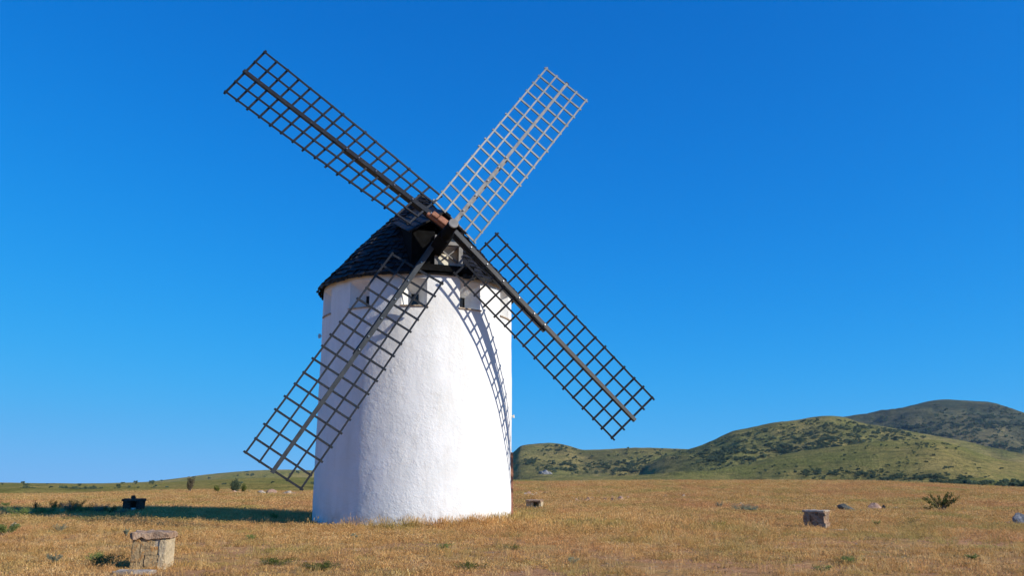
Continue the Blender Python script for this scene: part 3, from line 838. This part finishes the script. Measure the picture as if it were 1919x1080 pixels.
scatter(H_far, 80, (1640, 757, 1915, 860), (3.5, 7.), 'dark shrub on the distant grey-green mountain', 'shrubs on the distant mountain')
scatter(H_left, 34, (5, 904, 590, 922), (1.1, 2.6), 'small dark shrub on the rolling pasture left of the mill', 'shrubs on the left pasture')
scatter(H_lfar, 16, (260, 884, 590, 905), (3., 6.), 'tiny dark shrub along the far left ridge', 'shrubs on the far left ridge')

# instanced cover ("stuff"): points with scale / rotation attributes feed one instancing modifier
def instancer(name, pts, meshes, label=None, cat=None, zero_tilt=True):
    me = bpy.data.meshes.new(name); me.from_pydata([p[0] for p in pts], [], [])
    a = me.attributes.new('sc', 'FLOAT_VECTOR', 'POINT'); a.data.foreach_set('vector', [c for p in pts for c in p[1]])
    a = me.attributes.new('rot', 'FLOAT_VECTOR', 'POINT'); a.data.foreach_set('vector', [c for p in pts for c in p[2]])
    a = me.attributes.new('idx', 'INT', 'POINT'); a.data.foreach_set('value', [p[3] for p in pts])
    o = bpy.data.objects.new(name, me); COL.objects.link(o)
    cc = bpy.data.collections.new(name + '_clumps')
    for i, m_ in enumerate(meshes):
        q = bpy.data.objects.new('%s_clump_%02d' % (name, i), m_); cc.objects.link(q)
    g = bpy.data.node_groups.new(name, 'GeometryNodeTree')
    g.interface.new_socket('Geometry', in_out='INPUT', socket_type='NodeSocketGeometry'); g.interface.new_socket('Geometry', in_out='OUTPUT', socket_type='NodeSocketGeometry')
    gi = g.nodes.new('NodeGroupInput'); go = g.nodes.new('NodeGroupOutput')
    ci = g.nodes.new('GeometryNodeCollectionInfo'); ci.inputs['Collection'].default_value = cc; ci.inputs['Separate Children'].default_value = True; ci.inputs['Reset Children'].default_value = True
    ip = g.nodes.new('GeometryNodeInstanceOnPoints'); ip.inputs['Pick Instance'].default_value = True
    def attr(n_, t_):
        x = g.nodes.new('GeometryNodeInputNamedAttribute'); x.data_type = t_; x.inputs['Name'].default_value = n_
        return [s for s in x.outputs if s.enabled][0]
    g.links.new(gi.outputs[0], ip.inputs['Points']); g.links.new(ci.outputs[0], ip.inputs['Instance'])
    g.links.new(attr('idx', 'INT'), ip.inputs['Instance Index']); g.links.new(attr('rot', 'FLOAT_VECTOR'), ip.inputs['Rotation']); g.links.new(attr('sc', 'FLOAT_VECTOR'), ip.inputs['Scale'])
    g.links.new(ip.outputs[0], go.inputs[0])
    md = o.modifiers.new('instances', 'NODES'); md.node_group = g
    tag(o, label, cat, kind='stuff'); return o

# scrub woodland on the hills
def cluster_pts(hill, boxes, size, thr=.0, seed=1):
    r = random.Random(seed); out = []
    for (x0, y0, x1, y1, n) in boxes:
        for _ in range(int(n * 1.3)):
            px = r.gauss((x0 + x1) / 2, (x1 - x0) / 3.2); py = r.gauss((y0 + y1) / 2, (y1 - y0) / 3.2)
            if nz(px * .05, py * .15, seed) + .5 * nz(px * .2, py * .4, seed + 3) < thr - .1 * r.random() or py < sinterp(hill.crest, px): continue
            yy = at_px(hill, px, py); s_ = r.uniform(*size)
            out.append((tuple(hill.at(px, yy) - Vector((0, 0, s_ * .1))), (s_, s_, s_ * r.uniform(.7, 1.)), (0, 0, r.uniform(0, 6)), r.randint(0, 3)))
    return out
pts = cluster_pts(H_mid, [(1350, 800, 1500, 850, 260), (1480, 800, 1700, 850, 900), (1560, 830, 1720, 850, 260), (1290, 840, 1420, 872, 420), (1430, 835, 1560, 862, 420), (1590, 788, 1760, 820, 420)], (1.4, 3.4), .04, 2)
instancer('hill_scrub', pts, BUSH, 'dark evergreen scrub covering the shoulder of the middle hill', 'scrub')
pts = cluster_pts(H_low, [(1020, 868, 1100, 884, 260), (1110, 866, 1230, 888, 460), (1220, 850, 1310, 880, 200), (985, 862, 1010, 872, 60), (1010, 836, 1060, 850, 60), (1200, 888, 1290, 896, 90)], (1.6, 3.6), .02, 3)
instancer('hill_scrub', pts, BUSH, 'band of grey-green scrub at the foot of the low hill right of the mill', 'scrub')
pts = cluster_pts(H_far, [(1640, 795, 1800, 830, 380), (1780, 780, 1919, 815, 420), (1840, 830, 1980, 870, 500), (1880, 762, 1960, 800, 120)], (3., 6.4), .03, 4)
instancer('hill_scrub', pts, BUSH, 'dark scrub patches on the distant grey-green mountain', 'scrub')
pts = cluster_pts(H_knoll, [(1700, 828, 1830, 842, 90), (1480, 882, 1660, 897, 260), (1640, 893, 1800, 903, 300)], (.9, 2.), .0, 5)
instancer('hill_scrub', pts, BUSH, 'low dark scrub along the foot of the yellow-green knoll', 'scrub')
pts = cluster_pts(H_near, [(1740, 902, 1840, 915, 160), (1860, 905, 1919, 915, 50)], (1., 2.1), -.1, 6)
pts += cluster_pts(H_left, [(40, 916, 180, 921, 140), (280, 902, 330, 904, 50)], (.9, 1.8), -.1, 7)
instancer('hill_scrub', pts, BUSH, 'low scrub in the hollows just beyond the straw meadow', 'scrub')
# crag on the low hill
for i, (x, y, s_) in enumerate([(1022, 888, 6.5), (1030, 889, 4.5), (1015, 889, 4.)]):
    me = blob(300 + i, s_, s_ * .7, s_ * .9); me.materials.append(M['bluerock'])
    o = bpy.data.objects.new('crag', me); COL.objects.link(o); o.location = H_low.at(x, at_px(H_low, x, y)); tag(o, 'pale grey rock outcrop at the foot of the low hill right of the mill', 'rock outcrop', 'rocks of the pale outcrop')

# shrubs and small trees one can tell apart
def shrub(name, px, py, h_, w_, n, lm, label, cat, seed, size=.06, stems=5, lean=.4, bark='bark', dense=.5, loc=None):
    loc = loc or spot(px, py); T = empty(name, loc); tag(T, label, cat)
    r = random.Random(seed); st = MB(); lf = MB()
    for i in range(stems):
        a = r.uniform(0, 2*pi); k = r.uniform(.2, 1) * w_ * .5 * lean * 2
        tip = Vector((cos(a) * k, sin(a) * k, h_ * r.uniform(.6, 1.)))
        mid = Vector((tip.x * .35, tip.y * .35, tip.z * .5))
        st.cyl((0, 0, -.03), mid, .02 * h_ + .004, .013 * h_ + .003, 6); st.cyl(mid, tip, .013 * h_ + .003, .003, 5)
        m_ = n // stems
        for j in range(6):
            f = .35 + .65 * j / 5; c = mid + (tip - mid) * max(0, (f - .35) / .65)
            leaves(lf, c, w_ * dense * .34 * (1.1 - .35 * f), m_ // 6, size, r, 1.1)
    st.build('stem', M[bark], T); lf.build('foliage', LM[lm], T)
    return T
shrub('shrub', 356, 921.5, 1.35, .85, 1400, 'brown', 'brown half-bare bushy shrub standing alone on the far left meadow', 'shrub', 1, .05, 9, .4, dense=.7)
shrub('shrub', 440, 919, 1.15, 1.1, 1500, 'dark', 'round dark green shrub right of the brown half-bare shrub', 'shrub', 2, .06, 8, .35, dense=.9)
shrub('shrub', 455, 919, .8, .9, 500, 'olive', 'low green shrub touching the right side of the round dark green shrub', 'shrub', 3, .06, 6, .4, dense=.7)
shrub('shrub', 407, 921, .6, .8, 400, 'olive', 'low olive shrub between the brown shrub and the dark green shrub', 'shrub', 33, .06, 6, .4, dense=.7)
shrub('shrub', 1765, 962, .95, 1.2, 1500, 'olive', 'leafy shrub with spreading upright shoots on the right of the meadow', 'shrub', 14, .045, 10, .75, dense=.32)
shrub('shrub', 1742, 960, .3, .5, 160, 'olive', 'low leafy sprout left of the shrub with spreading shoots', 'shrub', 15, .04, 5, .6, dense=.4)
for i, (x, y, h_, w_, lm, lab) in enumerate([
    (110, 1000, .28, .32, 'sage', 'spiky grey-green thistle standing alone in the dry grass on the left'),
    (8, 1005, .34, .5, 'green', 'leafy green weed at the left edge of the picture'),
    (22, 1002, .34, .25, 'sage', 'tall grey thistle beside the pale stone at the left edge'),
    (82, 968, .45, 1.0, 'green', 'broad green weed clump between the two pinkish stones'),
    (66, 962, .6, .2, 'brown', 'upright brown dry stalk plant behind the green weed clump'),
    (132, 967, .62, .7, 'sage', 'grey sage clump right of the pinkish stone'),
    (155, 967, .55, .9, 'green', 'green bushy weed between grey sage clumps left of the shelter'),
    (183, 967, .5, .7, 'sage', 'grey-green sage clump just left of the dark shelter'),
    (205, 967, .42, .7, 'olive', 'low olive weed touching the left side of the dark shelter'),
    (102, 1058, .2, .22, 'sage', 'small grey-green sprig left of the sandstone seat'),
    (236, 1008, .26, .14, 'sage', 'slender grey-green sprig behind the left end of the sandstone seat'),
    (472, 1014, .16, .3, 'green', 'small green weed in dry grass between the seat and the mill'),
    (834, 1032, .14, .28, 'green', 'small bright green weed in front of the windmill'),
    (1350, 991, .2, .55, 'yellow', 'yellow-green grass cushion left of the dark block seat'),
    (1388, 962, .42, 1.0, 'sage', 'broad grey-green sage clump far left of the dark block seat'),
    (1410, 963, .32, .7, 'sage', 'low grey-green sage clump with a white pebble at its foot'),
    (1348, 956, .4, .3, 'sage', 'upright pale grass tuft left of the broad sage clump'),
    (1644, 987, .2, .25, 'green', 'small green weed right of the thin flat stone'),
    (1540, 1075, .12, .3, 'green', 'green weed at the bottom edge below the dark block seat'),
    (1072, 1060, .15, .2, 'sage', 'small sage sprig in the right foreground near the middle'),
    (665, 1012, .16, .2, 'sage', 'small pale green sprig in front of the left base of the mill'),
    (1820, 1052, .13, .22, 'green', 'small green weed in the lower right foreground'),
    (600, 1070, .13, .45, 'olive', 'flat green weed patch at the bottom edge below the left of the mill'),
    (885, 1068, .1, .5, 'olive', 'flat green weed patch at the bottom edge below the mill'),
    (1590, 1056, .1, .5, 'green', 'flat green weed patch in the foreground below the thin flat stone'),
    (188, 1062, .24, .55, 'green', 'tuft of green grass left of the sandstone seat'),
    (40, 972, .45, .9, 'green', 'green weed clump behind the pale stone near the left edge'),
    (10, 955, .35, .7, 'green', 'low green weed at the far left edge behind the thistles'),
    (98, 960, .5, .8, 'olive', 'tall olive weed behind the broad green weed clump'),
    (142, 962, .6, .7, 'olive', 'olive weed rising behind the grey sage clump'),
    (228, 968, .3, .5, 'sage', 'grey weed under the left corner of the dark shelter'),
    (515, 978, .35, .4, 'green', 'green weed in the edge of the mill shadow'),
    (520, 1060, .1, .5, 'olive', 'flat olive patch of weed right of the sandstone seat'),
    (960, 1032, .1, .4, 'olive', 'flat olive patch of weed below the right side of the mill'),
    (1290, 975, .2, .8, 'olive', 'low olive weed patch left of the yellow-green grass cushion'),
    (1700, 985, .2, 1.2, 'olive', 'wide olive patch of low weed below the leafy shrub with spreading shoots'),
    ]):
    shrub('weed', x, y, h_, w_, 1500 if w_ > .4 else 600, lm, lab, 'weed', 60 + i, .013 if h_ < .3 else .02, 11, .8, dense=.5)
# pale marker sticks at the far edge of the meadow
for i, (x, l_) in enumerate(((1642, 'left of the two thin pale sticks at the far edge of the meadow'), (1647, 'right of the two thin pale sticks at the far edge of the meadow'))):
    mb = MB(); mb.cyl((0, 0, -.05), (.02, 0, .75), .03, .02, 8); o = mb.build('stick', M['palerock']); o.location = spot(x, 904.5); tag(o, l_, 'stick')

# ------------------------------------------------------------------ grass
def grass_mat(name, cols, seedv=0., trans=.4):
    m, nt, b = mat(name); p = wpos(nt); oi = nt.nodes.new('ShaderNodeObjectInfo')
    c = ramp(nt, oi.outputs['Random'], [(i / (len(cols) - 1), c) for i, c in enumerate(cols)])
    g = ramp(nt, noi(nt, scaled(nt, p, (1, .6, 1)), .30, 8., .7), [(.49, (0, 0, 0)), (.62, (1, 1, 1))])
    c = mixc(nt, mth(nt, 'MULTIPLY', g, .7), c, (.46, .42, .12))
    rd = ramp(nt, noi(nt, scaled(nt, p, (1, .5, 1)), .13, 6., .6), [(.5, (0, 0, 0)), (.64, (1, 1, 1))])
    c = mixc(nt, mth(nt, 'MULTIPLY', rd, .62), c, (.76, .38, .17))
    c = mixc(nt, .6, c, ramp(nt, noi(nt, p, .9, 7., .68), [(.38, (.52, .46, .39)), (.60, (1, 1, 1))]), 'MULTIPLY')
    c = mixc(nt, .55, c, ramp(nt, noi(nt, scaled(nt, p, (1, 1, .25)), 16., 2.), [(.36, (.50, .44, .36)), (.58, (1, 1, 1))]), 'MULTIPLY')
    nt.links.new(c, b.inputs['Base Color']); b.inputs['Roughness'].default_value = .65; b.inputs['Specular IOR Level'].default_value = .2
    tr = nt.nodes.new('ShaderNodeBsdfTranslucent'); nt.links.new(c, tr.inputs[0])
    mx = nt.nodes.new('ShaderNodeMixShader'); mx.inputs[0].default_value = trans
    nt.links.new(b.outputs[0], mx.inputs[1]); nt.links.new(tr.outputs[0], mx.inputs[2]); nt.links.new(mx.outputs[0], nt.nodes['Material Output'].inputs['Surface'])
    return m
GM = grass_mat('dry_straw_grass', [(.50, .28, .085), (.90, .56, .20), (.66, .37, .13), (.98, .70, .33), (.74, .40, .15), (.93, .62, .24)])
def tuft(seed, nb, rad, h_, wd, heads=False):
    r = random.Random(seed); mb = MB()
    for _ in range(nb):
        a = r.uniform(0, 2*pi); d = rad * sqrt(r.random()); x, y = cos(a) * d, sin(a) * d
        h = h_ * r.uniform(.45, 1.1); la = r.uniform(0, 2*pi); ln = h * r.uniform(.1, .75)
        ta = r.uniform(0, pi); wx, wy = cos(ta) * wd / 2, sin(ta) * wd / 2
        m1 = (x + cos(la) * ln * .3, y + sin(la) * ln * .3, h * .6); tp = (x + cos(la) * ln, y + sin(la) * ln, h)
        mb.add([(x - wx, y - wy, -.01), (x + wx, y + wy, -.01), (m1[0] + wx * .8, m1[1] + wy * .8, m1[2]), (m1[0] - wx * .8, m1[1] - wy * .8, m1[2]), tp], [(0, 1, 2, 3), (3, 2, 4)])
        if heads and r.random() < .5:
            q = Vector(tp); e = wd * 1.6; l_ = h_ * .16
            mb.add([q - Vector((wx, wy, 0)) * 2.2, q + Vector((0, 0, -l_)), q + Vector((wx, wy, 0)) * 2.2, q + Vector((cos(la) * l_ * .4, sin(la) * l_ * .4, l_))], [(0, 1, 2, 3)])
    o = mb.build('tuft', GM); me = o.data; bpy.data.objects.remove(o); return me
TUFTS = [tuft(400 + i, 24, .20, .13, .013) for i in range(4)] + [tuft(410 + i, 24, .24, .34, .012, True) for i in range(4)]
rr = random.Random(99); pts = []
DX = (-4.03, 36.07)
skip = [(spot(283, 1064) + Vector((0, .35, 0)), .45), (spot(1531, 992), .38)]
SKIP = skip + ROCKP
def try_pt(y, u, tall_bias, big):
    x = y * (u - CX) * CP / F
    d = sqrt((x - DX[0]) ** 2 + (y - DX[1]) ** 2)
    if d < 4.12: return
    for c, r_ in SKIP:
        if (x - c.x) ** 2 + (y - c.y) ** 2 < r_ * r_: return
    n1 = nz(x * .16, y * .13, 4.) + .6 * nz(x * .55, y * .55, 8.)
    near = 1 - sm(22, 34, y)
    if rr.random() < near * (.50 + .44 * sm(-.25, .3, -n1)): return        # bare reddish soil shows through near the camera
    base_boost = exp(-((d - 4.2) / 1.3) ** 2)
    tall = rr.random() < tall_bias + .75 * base_boost + .25 * sm(.0, .4, n1)
    s_ = rr.uniform(.7, 1.25) * big
    hz = rr.uniform(.6, 1.2) * (.34 + .22 * sm(28, 46, y) + .12 * base_boost if tall else .5)
    pts.append(((x, y, hgt(x, y)), (s_, s_, hz), (rr.uniform(-.12, .12), rr.uniform(-.12, .12), rr.uniform(0, 6.28)), rr.randint(4, 7) if tall else rr.randint(0, 3)))
def band(y0, y1, n, tall, big):
    for _ in range(n):
        y = sqrt(rr.uniform(y0 * y0, y1 * y1)); try_pt(y, rr.uniform(-90, 2010), tall, big)
band(14.3, 24, 15000, .05, .9)
band(24, 34, 20000, .22, 1.)
band(34, 50, 24000, .7, 1.25)
band(50, 80, 22000, .85, 1.8)
band(80, 122, 14000, .9, 2.4)
for _ in range(900):
    a = rr.uniform(0, 2*pi); d = 4.15 + abs(rr.gauss(0, .5)); x = DX[0] + cos(a) * d; y = DX[1] + sin(a) * d
    s_ = rr.uniform(.6, 1.); pts.append(((x, y, hgt(x, y)), (s_, s_, s_ * rr.uniform(.25, .75)), (0, 0, rr.uniform(0, 6)), rr.randint(4, 7)))
for _ in range(420):                # tall unmown grass against the foot of the wall on its right-hand side
    a = radians(rr.gauss(48, 34)); d = 4.12 + abs(rr.gauss(0, .45)); x = DX[0] + sin(a) * d; y = DX[1] - cos(a) * d
    s_ = rr.uniform(.5, .9); pts.append(((x, y, hgt(x, y)), (s_, s_, rr.uniform(.5, 1.5)), (rr.uniform(-.1, .1), rr.uniform(-.1, .1), rr.uniform(0, 6)), rr.randint(4, 7)))
for _ in range(1500):               # pale golden stand right of the mill
    y = rr.gauss(34, 2.6); x = rr.gauss(3.2, 2.6)
    if (x - DX[0]) ** 2 + (y - DX[1]) ** 2 > 18: pts.append(((x, y, hgt(x, y)), (.9, .9, rr.uniform(.5, 1.)), (0, 0, rr.uniform(0, 6)), rr.randint(4, 7)))
for _ in range(1700):               # scattered single taller clumps
    y = sqrt(rr.uniform(15 ** 2, 42 ** 2)); u = rr.uniform(-60, 1980); x = y * (u - CX) * CP / F
    if (x - DX[0]) ** 2 + (y - DX[1]) ** 2 < 18 or any((x - c.x) ** 2 + (y - c.y) ** 2 < r_ * r_ for c, r_ in SKIP): continue
    pts.append(((x, y, hgt(x, y)), (.35, .35, rr.uniform(.35, .95)), (rr.uniform(-.2, .2), rr.uniform(-.2, .2), rr.uniform(0, 6)), rr.randint(4, 7)))
instancer('grass', pts, TUFTS, 'dry golden grass covering the meadow around the windmill', 'grass')
# pebbles
pm = []
for i in range(3):
    me = blob(500 + i, 1, .85, .6, 1); me.materials.append(M['pinkrock'] if i != 1 else M['palerock']); pm.append(me)
pts = []
for _ in range(11000):
    y = sqrt(rr.uniform(14.3 ** 2, 40 ** 2)); u = rr.uniform(-60, 1980) if rr.random() < .4 else rr.uniform(500, 1980); x = y * (u - CX) * CP / F
    if (x - DX[0]) ** 2 + (y - DX[1]) ** 2 < 18: continue
    s_ = .012 + .035 * rr.random() ** 3
    pts.append(((x, y, hgt(x, y)), (s_, s_, s_), (0, 0, rr.uniform(0, 6)), rr.randint(0, 2)))
instancer('pebbles', pts, pm, 'small pebbles scattered over the bare reddish foreground soil', 'pebbles')

# ------------------------------------------------------------------ air
mb = MB(); mb.box((0, 0, 140), (4000, 0, 0), (0, 4000, 0), (0, 0, 162))
hz_m = bpy.data.materials.new('thin_blue_haze'); hz_m.use_nodes = True; nt = hz_m.node_tree
nt.nodes.remove(nt.nodes['Principled BSDF']); pv = nt.nodes.new('ShaderNodeVolumePrincipled')
pv.inputs['Color'].default_value = (.40, .66, 1., 1); pv.inputs['Density'].default_value = .00005; pv.inputs['Anisotropy'].default_value = .2
nt.links.new(pv.outputs[0], nt.nodes['Material Output'].inputs['Volume'])
tag(mb.build('haze', hz_m), kind='stuff')
